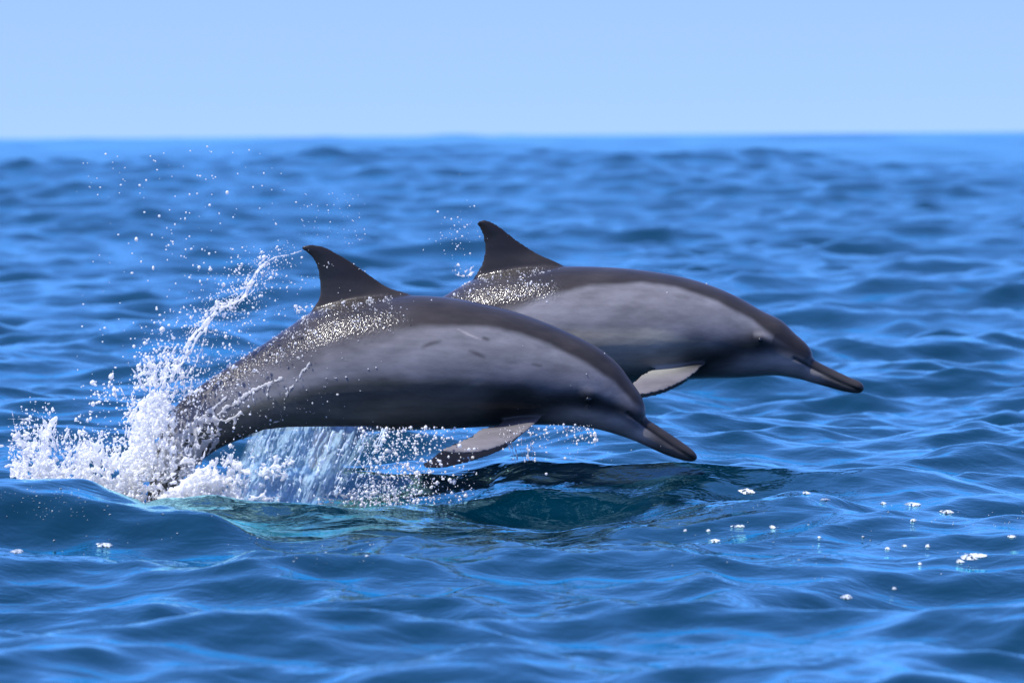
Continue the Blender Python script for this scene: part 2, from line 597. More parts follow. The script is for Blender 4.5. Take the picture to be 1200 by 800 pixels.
pairs1 = [((817.5, 534), (817, 538)), ((813, 528), (811, 541)), ((800, 518), (796, 538)), ((785, 508), (778, 532)),
          ((770, 498), (758, 523)), ((757.5, 489.5), (742, 516)), ((756.5, 478), (728, 511)), ((751, 463), (712, 506)),
          ((740, 447), (695, 502)), ((725, 427), (672, 499)), ((703, 408.5), (645, 498)), ((672, 392), (615, 498)),
          ((640, 378), (585, 499)), ((600, 364), (550, 501)), ((560, 354.5), (515, 503)), ((520, 348), (480, 504)),
          ((480, 346), (445, 505)), ((440, 348), (405, 505)), ((400, 354), (365, 505)), ((365, 366), (335, 505)),
          ((330, 389), (310, 508)), ((290, 415), (285, 514)), ((250, 441), (260, 524)), ((222, 461), (242, 535)),
          ((203, 479), (228, 546)), ((192, 497), (218, 557)), ((185, 520), (208, 568)), ((178, 550), (197, 582)),
          ((168, 600), (184, 615)), ((155, 645), (165, 652))]
fin1 = [((345, 400), (505, 378)), ((362, 366), (486, 347.5)), ((372, 350), (456, 336.5)), ((372.5, 334), (432, 320.5)),
        ((370, 318), (412, 306)), ((365, 306), (395, 296)), ((358.5, 298), (380, 288.5)), ((353.5, 293.5), (367, 286.5)),
        ((351.5, 291), (356, 287.5))]
flipn1 = [((585, 480, -0.06), (640, 484, -0.07)), ((585, 496, -0.10), (623, 501, -0.13)), ((564, 501, -0.125), (603, 516, -0.165)),
          ((552, 510, -0.15), (580, 526, -0.19)), ((538, 517, -0.175), (556, 531, -0.21)), ((525, 523, -0.20), (534, 531, -0.22)),
          ((517, 526, -0.21), (519, 529, -0.22))]
flipf1 = [((585, 480, 0.06), (640, 484, 0.07)), ((578, 500, 0.10), (612, 510, 0.13)), ((553, 510, 0.125), (588, 528, 0.165)),
          ((535, 518, 0.15), (562, 538, 0.19)), ((516, 528, 0.175), (536, 545, 0.21)), ((503, 537, 0.20), (515, 549, 0.22)),
          ((495, 543, 0.21), (498, 548, 0.22))]


def wet1(u, w):
    d, s = seg_dist(u, w, [(255, 448), (330, 410), (400, 381), (475, 366)])
    e, s = seg_dist(u, w, [(360, 372), (420, 357), (455, 350)])
    g = np.maximum(1 - sstep(4, 26, d), 1 - sstep(2, 11, e)) * (1 - sstep(440, 520, u))
    return np.clip(g, 0, 1) + 0.14 * (1 - sstep(330, 430, u))


paint1 = make_paint(
    cape=[(150, 500, 25), (300, 440, 25), (400, 405, 22), (470, 388, 12), (510, 381, 6), (570, 381, 4), (600, 387, 4),
          (645, 402, 4), (690, 426, 4), (720, 447, 5), (742, 470, 5), (756, 480, 6), (830, 470, 6)],
    belly=[(150, 540), (300, 470), (420, 440), (560, 442), (620, 448), (650, 470), (690, 478), (720, 484), (760, 508), (830, 550)],
    stripe=[(754, 487), (725, 478), (690, 466), (660, 466), (630, 470), (590, 474)],
    beakdark=[(757, 493), (790, 514), (813, 531)], eye=(690, 465),
    finrange=[(410, 346), (375, 300)], flip=[(618, 500), (570, 515), (520, 527)], wetfn=wet1, seed=3, belly_col=(0.075, 0.076, 0.068), throat=640,  # belly colour darkened: shade of the lower half is painted in
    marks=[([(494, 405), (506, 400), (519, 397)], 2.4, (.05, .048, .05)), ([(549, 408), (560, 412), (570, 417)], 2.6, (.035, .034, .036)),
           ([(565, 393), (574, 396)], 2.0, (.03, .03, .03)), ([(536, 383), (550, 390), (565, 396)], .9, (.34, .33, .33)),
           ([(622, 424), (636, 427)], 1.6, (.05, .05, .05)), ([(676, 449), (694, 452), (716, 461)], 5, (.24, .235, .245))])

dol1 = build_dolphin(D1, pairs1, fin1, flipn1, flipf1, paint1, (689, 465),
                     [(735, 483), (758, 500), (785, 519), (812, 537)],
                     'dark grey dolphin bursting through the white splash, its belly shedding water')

pairs2 = [((1013, 453), (1012.5, 457)), ((1009, 447.5), (1007, 461)), ((995, 441.5), (990, 459)), ((975, 432), (968, 453)),
          ((960, 424.5), (950, 448)), ((953, 420), (938, 444.5)), ((951, 411), (922, 441.5)), ((944, 401.5), (905, 440)),
          ((931, 390), (885, 441.5)), ((916, 375.5), (862, 443)), ((893, 364), (835, 443.5)), ((865, 348), (805, 445)),
          ((835, 335), (775, 448)), ((800, 324.5), (742, 450)), ((760, 317.5), (710, 452)), ((720, 313.5), (676, 453)),
          ((678, 312), (640, 454)), ((640, 313), (605, 455)), ((600, 317), (570, 456)), ((560, 326), (540, 458)),
          ((525, 344), (513, 461)), ((485, 369), (488, 467)), ((448, 394), (463, 478)), ((418, 417), (444, 492)),
          ((396, 440), (428, 507)), ((382, 463), (416, 522)), ((372, 490), (403, 540)), ((364, 525), (392, 560)),
          ((355, 575), (374, 587)), ((342, 620), (355, 625))]
fin2 = [((535, 362), (690, 340)), ((553, 328), (664, 313)), ((565, 306), (630, 296.5)), ((567, 288), (606, 281)),
        ((564.5, 274), (588, 267)), ((561, 266), (577, 260)), ((558.5, 263), (569, 257.5)), ((558.5, 261), (562, 258.5))]
flipn2 = [((795, 412, -0.06), (838, 418, -0.07)), ((793, 424, -0.10), (822, 431, -0.13)), ((765, 431, -0.125), (803, 446, -0.165)),
          ((752, 439, -0.15), (777, 458, -0.19)), ((739, 449, -0.175), (754, 463, -0.21)), ((728, 457, -0.20), (736, 465, -0.22)),
          ((722, 461, -0.21), (724, 464, -0.22))]
flipf2 = [(tuple([t[0], t[1] + 4, -t[2]]), tuple([l[0] - 2, l[1] + 4, -l[2]])) for t, l in flipn2]


def wet2(u, w):
    d, s = seg_dist(u, w, [(500, 375), (560, 345), (600, 340), (650, 338)])
    e, s = seg_dist(u, w, [(545, 335), (580, 323), (640, 317)])
    return np.maximum(1 - sstep(4, 22, d), 1 - sstep(2, 10, e)) * (1 - sstep(620, 690, u))


paint2 = make_paint(
    cape=[(330, 470, 25), (520, 385, 20), (600, 362, 10), (640, 345, 6), (690, 334, 4), (750, 330, 3.5), (790, 335, 3.5),
          (840, 352, 3.5), (880, 373, 3.5), (905, 393, 3.5), (930, 410, 4), (952, 418, 4), (1020, 400, 6)],
    belly=[(350, 480), (560, 395), (640, 388), (760, 386), (830, 400), (880, 415), (915, 418), (945, 430), (1020, 470)],
    stripe=[(950, 420), (925, 409), (890, 399), (868, 405), (845, 415), (815, 424)],
    beakdark=[(956, 425), (985, 439), (1008, 451)], eye=(889, 397),
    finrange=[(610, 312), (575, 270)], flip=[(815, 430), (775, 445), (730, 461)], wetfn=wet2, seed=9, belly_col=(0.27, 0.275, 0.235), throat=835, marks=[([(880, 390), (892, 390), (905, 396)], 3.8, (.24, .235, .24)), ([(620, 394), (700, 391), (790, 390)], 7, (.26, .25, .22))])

dol2 = build_dolphin(D2, pairs2, fin2, flipn2, flipf2, paint2, (889, 397.5),
                     [(930, 419), (955, 432), (982, 446), (1007, 457)],
                     'dark grey dolphin with pale flank leaping clear behind the splashing one')

# ------------------------------------------------------------------ white water
def water_mix(name, white, clear, rough=0.12, tint=(0.93, 0.97, 1.0)):
    """Aerated water: part white foam that scatters light, part clear water."""
    k = N(name)
    b = k.b
    b.inputs['Base Color'].default_value = (*tint, 1)
    b.inputs['Roughness'].default_value = rough
    b.inputs['IOR'].default_value = 1.33
    tr = k.n('ShaderNodeBsdfTranslucent')
    tr.inputs['Color'].default_value = (*tint, 1)
    m1 = k.n('ShaderNodeMixShader'); m1.inputs[0].default_value = white
    k.l(b.outputs[0], m1.inputs[1]); k.l(tr.outputs[0], m1.inputs[2])
    rf = k.n('ShaderNodeBsdfRefraction', IOR=1.2, Roughness=0.05)
    tp = k.n('ShaderNodeBsdfTransparent')
    mt = k.n('ShaderNodeMixShader'); mt.inputs[0].default_value = 0.85
    k.l(rf.outputs[0], mt.inputs[1]); k.l(tp.outputs[0], mt.inputs[2])
    m2 = k.n('ShaderNodeMixShader'); m2.inputs[0].default_value = clear
    k.l(m1.outputs[0], m2.inputs[1]); k.l(mt.outputs[0], m2.inputs[2])
    k.l(m2.outputs[0], k.out.inputs['Surface'])
    return k.m


def sheet_material():
    k = N('falling_water_sheet')
    b = k.b
    at = k.n('ShaderNodeAttribute', attribute_name='flow')
    sep = k.n('ShaderNodeSeparateXYZ'); k.l(at.outputs['Vector'], sep.inputs[0])
    def streak(sx, sy, det):
        mp = k.n('ShaderNodeMapping'); mp.inputs['Scale'].default_value = (sx, sy, 0)
        k.l(at.outputs['Vector'], mp.inputs[0])
        n_ = k.n('ShaderNodeTexNoise', Scale=1.0, Detail=det, Roughness=0.62, Distortion=1.2)
        k.l(mp.outputs[0], n_.inputs['Vector'])
        return n_
    n1 = streak(75, 38, 7); n2 = streak(20, 13, 4)
    ad = k.n('ShaderNodeMath', operation='ADD'); k.l(n1.outputs[0], ad.inputs[0]); k.l(n2.outputs[0], ad.inputs[1])
    mr = k.n('ShaderNodeMapRange'); mr.inputs['From Min'].default_value = .72; mr.inputs['From Max'].default_value = 1.22
    mr.inputs['To Min'].default_value = .42; mr.inputs['To Max'].default_value = .98
    k.l(ad.outputs[0], mr.inputs[0])
    ml = k.n('ShaderNodeMath', operation='MULTIPLY'); k.l(mr.outputs[0], ml.inputs[0]); k.l(sep.outputs['Z'], ml.inputs[1])
    b.inputs['Base Color'].default_value = (.45, .68, .84, 1); b.inputs['Roughness'].default_value = .15; b.inputs['IOR'].default_value = 1.33
    bp = k.n('ShaderNodeBump', Strength=1.0, Distance=.007); k.l(n1.outputs[0], bp.inputs['Height']); k.l(bp.outputs[0], b.inputs['Normal'])
    tr = k.n('ShaderNodeBsdfTranslucent'); tr.inputs['Color'].default_value = (.55, .75, .92, 1); k.l(bp.outputs[0], tr.inputs['Normal'])
    m1 = k.n('ShaderNodeMixShader'); m1.inputs[0].default_value = .5
    k.l(b.outputs[0], m1.inputs[1]); k.l(tr.outputs[0], m1.inputs[2])
    tp = k.n('ShaderNodeBsdfTransparent')
    m2 = k.n('ShaderNodeMixShader'); k.l(ml.outputs[0], m2.inputs[0])
    k.l(tp.outputs[0], m2.inputs[1]); k.l(m1.outputs[0], m2.inputs[2])
    k.l(m2.outputs[0], k.out.inputs['Surface'])
    return k.m


def fleck_material():
    k = N('sea_foam')
    k.b.inputs['Base Color'].default_value = (.52, .58, .61, 1); k.b.inputs['Roughness'].default_value = .6
    tc = k.n('ShaderNodeTexCoord')
    n_ = k.n('ShaderNodeTexNoise', Scale=110.0, Detail=4.0); k.l(tc.outputs['Object'], n_.inputs['Vector'])
    mr = k.n('ShaderNodeMapRange'); mr.inputs['From Min'].default_value = .38; mr.inputs['From Max'].default_value = .52
    k.l(n_.outputs[0], mr.inputs[0])
    tp = k.n('ShaderNodeBsdfTransparent'); m2 = k.n('ShaderNodeMixShader')
    k.l(mr.outputs[0], m2.inputs[0]); k.l(tp.outputs[0], m2.inputs[1]); k.l(k.b.outputs[0], m2.inputs[2])
    k.l(m2.outputs[0], k.out.inputs['Surface'])
    return k.m


M_FOAM = water_mix('splash_foam', 0.60, 0.24, 0.18, (0.97, 0.985, 0.985))
M_DROP = water_mix('spray_drops', 0.45, 0.18, 0.10, (0.97, 0.985, 0.985))
M_CURTAIN = water_mix('falling_water', 0.40, 0.30, 0.12, (0.80, 0.92, 1.0))
M_SHEET = sheet_material()
M_FLECK = fleck_material()

_t = bmesh.new(); bmesh.ops.create_icosphere(_t, subdivisions=1, radius=1.0)
ICO_V = np.array([v.co[:] for v in _t.verts]); ICO_F = np.array([[v.index for v in f.verts] for f in _t.faces]); _t.free()
_t = bmesh.new(); bmesh.ops.create_icosphere(_t, subdivisions=2, radius=1.0)
ICO2_V = np.array([v.co[:] for v in _t.verts]); ICO2_F = np.array([[v.index for v in f.verts] for f in _t.faces]); _t.free()
PXM = D1 / FPX                                      # metres per photograph pixel at the near dolphin


def blobs(centres, radii, stretch=0.35, wobble=0.12, tv=ICO_V, tf=ICO_F, r=rng):
    """Vertices and triangles of many small uneven drops."""
    n = len(centres)
    sc = 1 + r.uniform(-stretch, stretch, (n, 1, 3))
    wb = 1 + r.normal(0, wobble, (n, len(tv), 1))
    v = centres[:, None, :] + tv[None] * sc * wb * np.asarray(radii)[:, None, None]
    f = tf[None] + (np.arange(n) * len(tv))[:, None, None]
    return v.reshape(-1, 3), f.reshape(-1, 3)


def fuse(centres, radii, voxel, it):
    """Drops that touch run together into one liquid surface."""
    v, f = blobs(centres, radii, 0.3, 0.10)
    me = mesh_from('tmp', v, None, f)
    o = bpy.data.objects.new('tmp', me); col.objects.link(o)
    m = o.modifiers.new('r', 'REMESH'); m.mode = 'VOXEL'; m.voxel_size = voxel; m.use_smooth_shade = True
    s_ = o.modifiers.new('s', 'SMOOTH'); s_.factor = 0.5; s_.iterations = it
    dg = bpy.context.evaluated_depsgraph_get()
    res = bpy.data.meshes.new_from_object(o.evaluated_get(dg))
    bpy.data.objects.remove(o); bpy.data.meshes.remove(me)
    return res


def poly_at(pts, t):
    p = np.asarray(pts, float)
    L = np.concatenate([[0], np.cumsum(np.linalg.norm(np.diff(p, axis=0), axis=1))])
    q = np.asarray(t) * L[-1]
    return np.stack([np.interp(q, L, p[:, i]) for i in range(p.shape[1])], -1)


def strand(pts, width, r0, r1, depth, dw, keep=1.0, rough=1.0):
    """One thread of water following a path of pixels: a chain of drops that thins and breaks up."""
    p = np.asarray(pts, float)
    L = np.linalg.norm(np.diff(p, axis=0), axis=1).sum()
    n = max(4, int(L / (0.75 * (r0 + r1) / 2)))
    t = np.linspace(0, 1, n)
    c = poly_at(p, t)
    m = max(3, int(L / 16) + 2)
    kn = rng.normal(0, 1, (m, 3)); kn = np.cumsum(kn, 0) * 0.55 + rng.normal(0, 1, 3)
    tk = np.linspace(0, 1, m)
    off = np.stack([np.interp(t, tk, kn[:, i]) for i in range(3)], -1)
    x = c[:, 0] + off[:, 0] * width * rough
    y = c[:, 1] + off[:, 1] * width * 0.6 * rough
    d = depth + off[:, 2] * dw
    rad = (r0 * (1 - t) + r1 * t) * np.exp(rng.normal(0, 0.25, n))
    brk = np.interp(t, tk, rng.uniform(0, 1, m)) < keep
    return PV(x[brk], y[brk], d[brk]), rad[brk] * PXM


class Pool:
    def __init__(self): self.c = []; self.r = []
    def add(self, c, r):
        if len(c): self.c.append(np.asarray(c)); self.r.append(np.asarray(r))
    def get(self): return np.concatenate(self.c), np.concatenate(self.r)


foam = Pool()      # dense white splash
fine = Pool()      # loose drops round it
veil = Pool()      # water falling from the belly

U = rng.uniform
G = rng.normal
# --- left crown thrown up by the tail: its uneven upper edge
top_x = [8, 20, 35, 48, 56, 63, 70, 82, 95, 108, 120, 132, 142, 150, 158, 166, 176, 190, 205, 220, 236, 255]
top_y = [535, 512, 500, 506, 494, 500, 528, 522, 518, 513, 516, 526, 520, 486, 452, 428, 420, 424, 430, 452, 486, 520]


def crown_top(x):
    return np.interp(x, top_x, top_y)


DS = D1 - 0.06
# dense body of the crown
def cloud(n, x0, x1, top, bottom, seed, bias, lo, sg, dep, dw, pw=0.75):
    x = U(x0, x1, n)
    y0 = top(x)
    fy = U(0, 1, n) ** pw
    y = y0 + (bottom - y0) * fy
    den = (vnoise(x / 15, y / 15, seed) * .55 + vnoise(x / 6, y / 6, seed + 1) * .5 + vnoise(x / 2.6, y / 2.6, seed + 2) * .3 + fy * 1.0 + bias(x, y))
    ok = den > U(-.15, .55, n)
    x, y = x[ok], y[ok]
    m = len(x)
    d0 = dep + G(0, dw, m)
    r0 = np.exp(G(lo, sg, m))
    ang = math.radians(-90) + (x - 125) * .006 + vnoise(x / 18, y / 18, seed + 3) * 1.3 + G(0, .45, m)
    ln = np.abs(G(0, 3.2, m)) + .6
    cv = G(0, .5, m)
    for q in range(4):
        t = q / 3 - .4
        a2 = ang + cv * t
        foam.add(PV(x + np.cos(a2) * ln * t, y + np.sin(a2) * ln * t, d0 + G(0, .0006, m)), r0 * (1.05 - .2 * q) * PXM)


cloud(15000, 12, 235, lambda x: crown_top(x) + 2, 606, 31, lambda x, y: -.30 * (y < 470) - .40 * (x > 205) - .1 * (x < 30) + .32, .05, .40, DS - .03, .075)
n = 520
x = U(40, 195, n); y = np.clip(crown_top(x) + 45 + U(0, 90, n), 0, 606)
foam.add(PV(x, y, DS + 0.09 + G(0, 0.03, n)), U(4, 9, n) * PXM)
# threads and fingers along its edge
for i in range(170):
    x0 = U(16, 225)
    ty = crown_top(x0)
    ang = math.radians(G(-90 + (x0 - 120) * 0.22, 28))
    ln = abs(G(0, 15)) + 6
    d0 = DS + G(0, 0.08)
    sx, sy = x0, ty + U(4, 30)
    cv = G(0, .25)
    foam.add(*strand([(sx, sy), (sx + math.cos(ang) * ln * .5, sy + math.sin(ang) * ln * .5), (sx + math.cos(ang + cv) * ln, sy + math.sin(ang + cv) * ln)],
                     .8, 1.5, .8, d0, .008, keep=U(.7, 1)))
# the tall curled finger and the little one beside it
foam.add(*strand([(48, 545), (54, 515), (60, 497), (66, 489)], 0.6, 3.6, 2.6, DS - .04, .01))
foam.add(PV(np.array([66., 64]), np.array([489., 492]), DS - .04), np.array([3.4, 3.0]) * PXM)
foam.add(*strand([(70, 525), (75, 514), (80, 503)], 1.0, 1.6, 2.0, DS - .04, .01, 0.8))
foam.add(*strand([(40, 548), (25, 546), (10, 543), (0, 546)], 2.0, 2.4, 1.2, DS - .05, .01))
foam.add(*strand([(30, 520), (18, 508), (14, 506)], 1.0, 2.0, 1.4, DS - .04, .01))

# --- the trail flung from the fin, falling in an arc to the crown
arc = [(354, 294), (342, 298), (322, 302), (306, 312), (296, 328), (288, 342), (274, 354), (258, 360), (246, 372),
       (236, 386), (226, 404), (216, 424), (205, 448), (196, 476)]
foam.add(*strand(arc[:4], 0.25, 0.9, 1.3, D1, .004))
foam.add(*strand(arc[:3], 0.3, 0.9, 1.1, D1, .004))
for i in range(26):
    a = U(0, 0.35) if i < 8 else U(0.12, 0.75)
    b = min(1, a + U(0.2, 0.6))
    q = poly_at(arc, np.linspace(max(a, 0.17), b, 9))
    wdt = np.interp((a + b) / 2, [0, .3, .6, 1], [0.6, 2.2, 4.5, 8])
    foam.add(*strand(q, wdt, 1.1, .8, D1 - 0.03 + G(0, .02), .02, keep=U(.5, .9)))
for (bx, by, br, bn) in ((306, 313, 4, 10), (290, 334, 6, 22), (278, 345, 5, 10), (252, 362, 9, 40), (262, 357, 6, 20), (268, 366, 9, 14),
                         (240, 378, 8, 24), (228, 398, 8, 22), (196, 408, 10, 26), (180, 424, 9, 26), (212, 420, 12, 40), (206, 440, 14, 50)):
    foam.add(PV(bx + G(0, br, bn) * .6, by + G(0, br, bn) * .6, D1 - .03 + G(0, .03, bn)), np.exp(G(0.25, .4, bn)) * PXM)
for pts in ([(252, 360), (236, 364), (228, 366)], [(266, 362), (276, 366), (286, 365)], [(262, 370), (268, 380)],
            [(290, 336), (280, 338), (274, 336)], [(294, 330), (296, 345), (290, 354)], [(200, 408), (188, 405), (184, 412)]):
    foam.add(*strand(pts, 0.6, 1.3, 0.8, D1 - .03, .01))
# the wispy column under it
for i in range(120):
    xb = U(158, 226); xt = np.interp(xb, [158, 226], [166, 244]) + G(0, 10)
    yt = np.interp(xt, [150, 175, 205, 235, 260], [460, 418, 408, 388, 372]) + abs(G(0, 26))
    foam.add(*strand([(xb, 560), ((xb * 1.2 + xt * .8) / 2, (560 + yt) / 2), (xt, yt)], 4.0, .95, 0.7, D1 - .03 + G(0, .05), .02, keep=U(.25, .6)))

# --- second crown to the right of the tail, mist under the belly
cloud(7000, 188, 345, lambda x: np.interp(x, [192, 230, 262, 300, 330], [580, 552, 526, 511, 522]), 606, 41,
      lambda x, y: np.interp(x, [196, 280, 330], [.4, .05, -.6]), .0, .38, D1 - .19, .03, 1.0)

# --- curtain of water falling from the belly: an uneven sheet with threads running down it
NS, NT = 150, 90
sg_, tg = np.meshgrid(np.linspace(0, 1, NS), np.linspace(0, 1, NT), indexing='ij')
xt = 284 + sg_ * 172
yt = np.interp(xt, [284, 310, 340, 440, 456], [512, 503, 500, 499, 497])
px_ = xt - (30 + 16 * sg_) * tg + vnoise(sg_ * 30, tg * 8, 61) * 1.5
py_ = yt + (612 - yt) * tg
dp_ = D1 - .13 - .09 * tg + vnoise(sg_ * 26, tg * 5, 62) * .016 + vnoise(sg_ * 70, tg * 14, 63) * .007 + vnoise(sg_ * 9, tg * 2, 64) * .03
vv_ = PV(px_, py_, dp_).reshape(-1, 3)
id_ = np.arange(NS * NT).reshape(NS, NT)
sheet = mesh_from('water_sheet', vv_, np.stack([id_[:-1, :-1], id_[1:, :-1], id_[1:, 1:], id_[:-1, 1:]], -1).reshape(-1, 4))
fa = sheet.attributes.new('flow', 'FLOAT_VECTOR', 'POINT')
edge = np.clip(sstep(0, .10, sg_ + .03 * vnoise(tg * 12, sg_ * 3, 65)) * (1 - sstep(.70, .99, sg_ + .10 * tg + .10 * vnoise(tg * 9, sg_ * 9, 66))), 0, 1)
fa.data.foreach_set('vector', np.stack([sg_ * .4, tg * .24, edge], -1).astype(np.float32).ravel())
for i in range(130):
    xt = U(290, 455)
    yt = np.interp(xt, [288, 310, 340, 440, 452], [514, 506, 503, 502, 499]) + abs(G(0, 2)) + (U(0, 70) if U() < .6 else 0)
    slant = np.interp(xt, [288, 452], [30, 46]) + G(0, 6)
    yb = min(606, yt + U(15, 75))
    f = (yb - yt) / 100
    veil.add(*strand([(xt, yt), (xt - slant * .45 * f, yt + (yb - yt) * .5), (xt - slant * f, yb)], 2.0, .8, .9,
                     D1 - 0.20 + G(0, .03), .008, keep=U(.35, .8)))
n = 2600
x = U(225, 460, n); y = U(503, 606, n)
ok = (x + (y - 505) * .42 < 466) & (x + (y - 505) * .42 > 296) & (vnoise((x + y * .42) / 8, y / 26, 51) + vnoise((x + y * .42) / 3.5, y / 12, 52) * .6 > U(-.4, 1., n))
x, y = x[ok], y[ok]
veil.add(PV(x, y, D1 - .20 + G(0, .03, len(x))), np.exp(G(-.05, .35, len(x))) * PXM)
for (bx, by, bn, br) in ((356, 566, 16, 3.5), (355, 560, 8, 2), (395, 582, 60, 8), (416, 586, 50, 8), (372, 592, 50, 9)):
    foam.add(PV(bx + G(0, br, bn), by + G(0, br * .7, bn), D1 - .12 + G(0, .02, bn)), np.exp(G(.4, .4, bn)) * PXM)

# --- water running over the tail stock
near = dol1.n[:, 1] < -0.08
NU, NW, NY, NN = dol1.u[near], dol1.w[near], dol1.v[near], dol1.n[near]


def on_skin(px, py):
    out = np.empty((len(px), 3)); nn = np.empty((len(px), 3)); dist = np.empty(len(px))
    for i, (a, b) in enumerate(zip(px, py)):
        q = (NU - a) ** 2 + (NW - b) ** 2
        j = q.argmin(); out[i] = NY[j]; nn[i] = NN[j]; dist[i] = q[j]
    return out, nn, dist


def rivulet(pts, width, r0, r1, count, keep):
    for i in range(count):
        p = np.asarray(pts, float)
        L = np.linalg.norm(np.diff(p, axis=0), axis=1).sum()
        n = max(4, int(L / 1.0))
        t = np.linspace(0, 1, n)
        m = int(L / 9) + 3
        kx = np.interp(t, np.linspace(0, 1, m), G(0, 1, m)); ky = np.interp(t, np.linspace(0, 1, m), G(0, 1, m))
        wd = width * (0.4 + 0.9 * t)
        c = poly_at(p, t)
        x = c[:, 0] + kx * wd; y = c[:, 1] + ky * wd * .7
        b = np.interp(t, np.linspace(0, 1, m), U(0, 1, m)) < keep
        q, nn, dd = on_skin(x[b], y[b])
        r = (r0 * (1 - t) + r1 * t)[b] * np.exp(G(0, .3, b.sum())) * PXM
        g = dd < 30
        foam.add((q + nn * (r * .5)[:, None])[g], r[g])


rivulet([(365, 423), (355, 436), (337, 458), (332, 485), (316, 502)], 3.6, .6, .6, 11, .30)
rivulet([(365, 423), (355, 436), (340, 455)], 1.8, .6, .7, 3, .6)
rivulet([(334, 440), (316, 448), (294, 458), (274, 472), (253, 485), (232, 495), (215, 511), (194, 532)], 4.4, .6, .8, 20, .32)
rivulet([(334, 440), (316, 448), (294, 458), (274, 472)], 1.0, .6, .7, 2, .8)
rivulet([(266, 464), (250, 478), (236, 490), (205, 520)], 2.6, .8, 1.0, 10, .5)
rivulet([(286, 480), (278, 486), (266, 492), (255, 490), (240, 494)], 1.2, 1.0, 1.0, 5, .7)
rivulet([(278, 486), (276, 496)], .4, 1.0, 1.7, 1, 1)
rivulet([(284, 480), (287, 485)], .4, 1.5, 1.2, 1, 1)
rivulet([(298, 458), (299, 466), (300, 471)], .3, .8, 1.2, 1, 1)
rivulet([(317, 449), (315, 461), (319, 463)], .3, .8, 1.3, 1, 1)
rivulet([(256, 492), (257, 506)], .3, 1.0, .8, 1, 1)
rivulet([(240, 470), (237, 482), (228, 490)], 2.0, .8, 1.0, 4, .5)
for i in range(90):
    a = U(188, 264); b = np.interp(a, [190, 262], [500, 490]) + U(0, 34)
    rivulet([(a, b), (a - U(8, 22), b + U(12, 24)), (a - U(22, 40), b + U(30, 60))], 2.2, .75, .9, 1, .5)

# --- small kicks of water behind the fins and below the flipper
for (bx, by, bn, br, dd) in ((354, 360, 30, 5, D1 + .02), (349, 364, 20, 4, D1), (546, 318, 22, 6, D2), (537, 316, 14, 5, D2), (553, 322, 12, 3, D2)):
    foam.add(PV(bx + G(0, br, bn), by + G(0, br * .55, bn), dd + G(0, .02, bn)), np.exp(G(.15, .35, bn)) * PXM)
foam.add(*strand([(556, 318), (545, 323), (536, 322), (530, 318)], .8, 1.2, .8, D2, .01))
for i in range(40):
    xx = U(594, 628); foam.add(*strand([(xx + 5, 540), (xx, U(512, 524)), (xx + G(0, 4), U(499, 516))], 1.5, 1.0, .7, D1 - .14 + G(0, .03), .01, keep=.4))

# --- loose drops
def drops(n, px, py, dd, lo=-.35, sg=.45):
    fine.add(PV(px, py, dd), np.exp(G(lo, sg, n)) * PXM)


n = 1300; t = U(0.1, 1, n); q = poly_at(arc, t); sp = np.interp(t, [0, .5, 1], [9, 20, 34])
drops(n, q[:, 0] + G(0, 1, n) * sp, q[:, 1] + G(0, 1, n) * sp * .8, D1 - .03 + G(0, .09, n), -.55, .5)
n = 150; drops(n, U(90, 340, n), U(175, 440, n), D1 + G(0, .25, n), -.35, .5)
n = 60; drops(n, G(215, 45, n), np.maximum(G(270, 50, n), 172), D1 + G(0, .15, n), .0, .4)
n = 90; drops(n, U(290, 372, n), U(292, 372, n), D1 + G(0, .1, n), -.5, .4)
n = 70; drops(n, U(350, 430, n), U(225, 290, n), D1 + G(0, .2, n), -.75, .35)
n = 90; drops(n, G(124, 16, n), G(468, 12, n), D1 + G(0, .06, n), .1, .45)
for (bx, by, br) in ((188, 378, 1.7), (192, 375, 2.1), (198, 381, 2.2), (207, 378, 1.5), (181, 378, 1.7), (166, 384, 1.7), (158, 418, 2.2), (229, 365, 2.2),
                     (263, 390, 1.7), (271, 302, 1.7), (239, 308, 1.8), (222, 325, 1.7), (155, 297, 1.5), (205, 263, 1.6), (178, 275, 1.6), (138, 457, 2.6), (136, 464, 2.3), (89, 491, 3.0), (93, 488, 2.4),
                     (218, 249, 1.5), (231, 227, 1.3), (223, 177, 1.4), (292, 176, 1.5), (182, 189, 1.4), (347, 237, 1.3), (284, 290, 1.3), (180, 188, 1.2)):
    fine.add(PV(np.array([bx]), np.array([by]), D1 + G(0, .05, 1)), np.array([br * .8]) * PXM)
n = 1000; x = U(10, 250, n); drops(n, x, crown_top(x) - np.abs(G(0, 16, n)) + 8, DS + G(0, .1, n), -.2, .5)
n = 900; drops(n, G(462, 30, n), U(500, 592, n), D1 - .20 + G(0, .06, n), -.25, .5)
n = 330; drops(n, U(425, 560, n), U(500, 592, n), D1 - .20 + G(0, .06, n), -.15, .45)
n = 220; drops(n, G(440, 34, n), G(578, 9, n), D1 - .16 + G(0, .08, n), .0, .45)
n = 170; drops(n, U(585, 700, n), 497 + np.abs(G(0, 16, n)), D1 - .16 + G(0, .03, n), -.25, .45)
n = 24; drops(n, U(675, 702, n), U(501, 520, n), D1 - .10 + G(0, .02, n), .25, .35)
n = 60; drops(n, G(535, 14, n), G(275, 22, n), D2 + G(0, .05, n), -.45, .4)
n = 500; x = U(150, 300, n); drops(n, x, np.interp(x, [150, 200, 300], [520, 500, 430]) + G(0, 45, n), D1 - .2 + G(0, .05, n), -.4, .45)

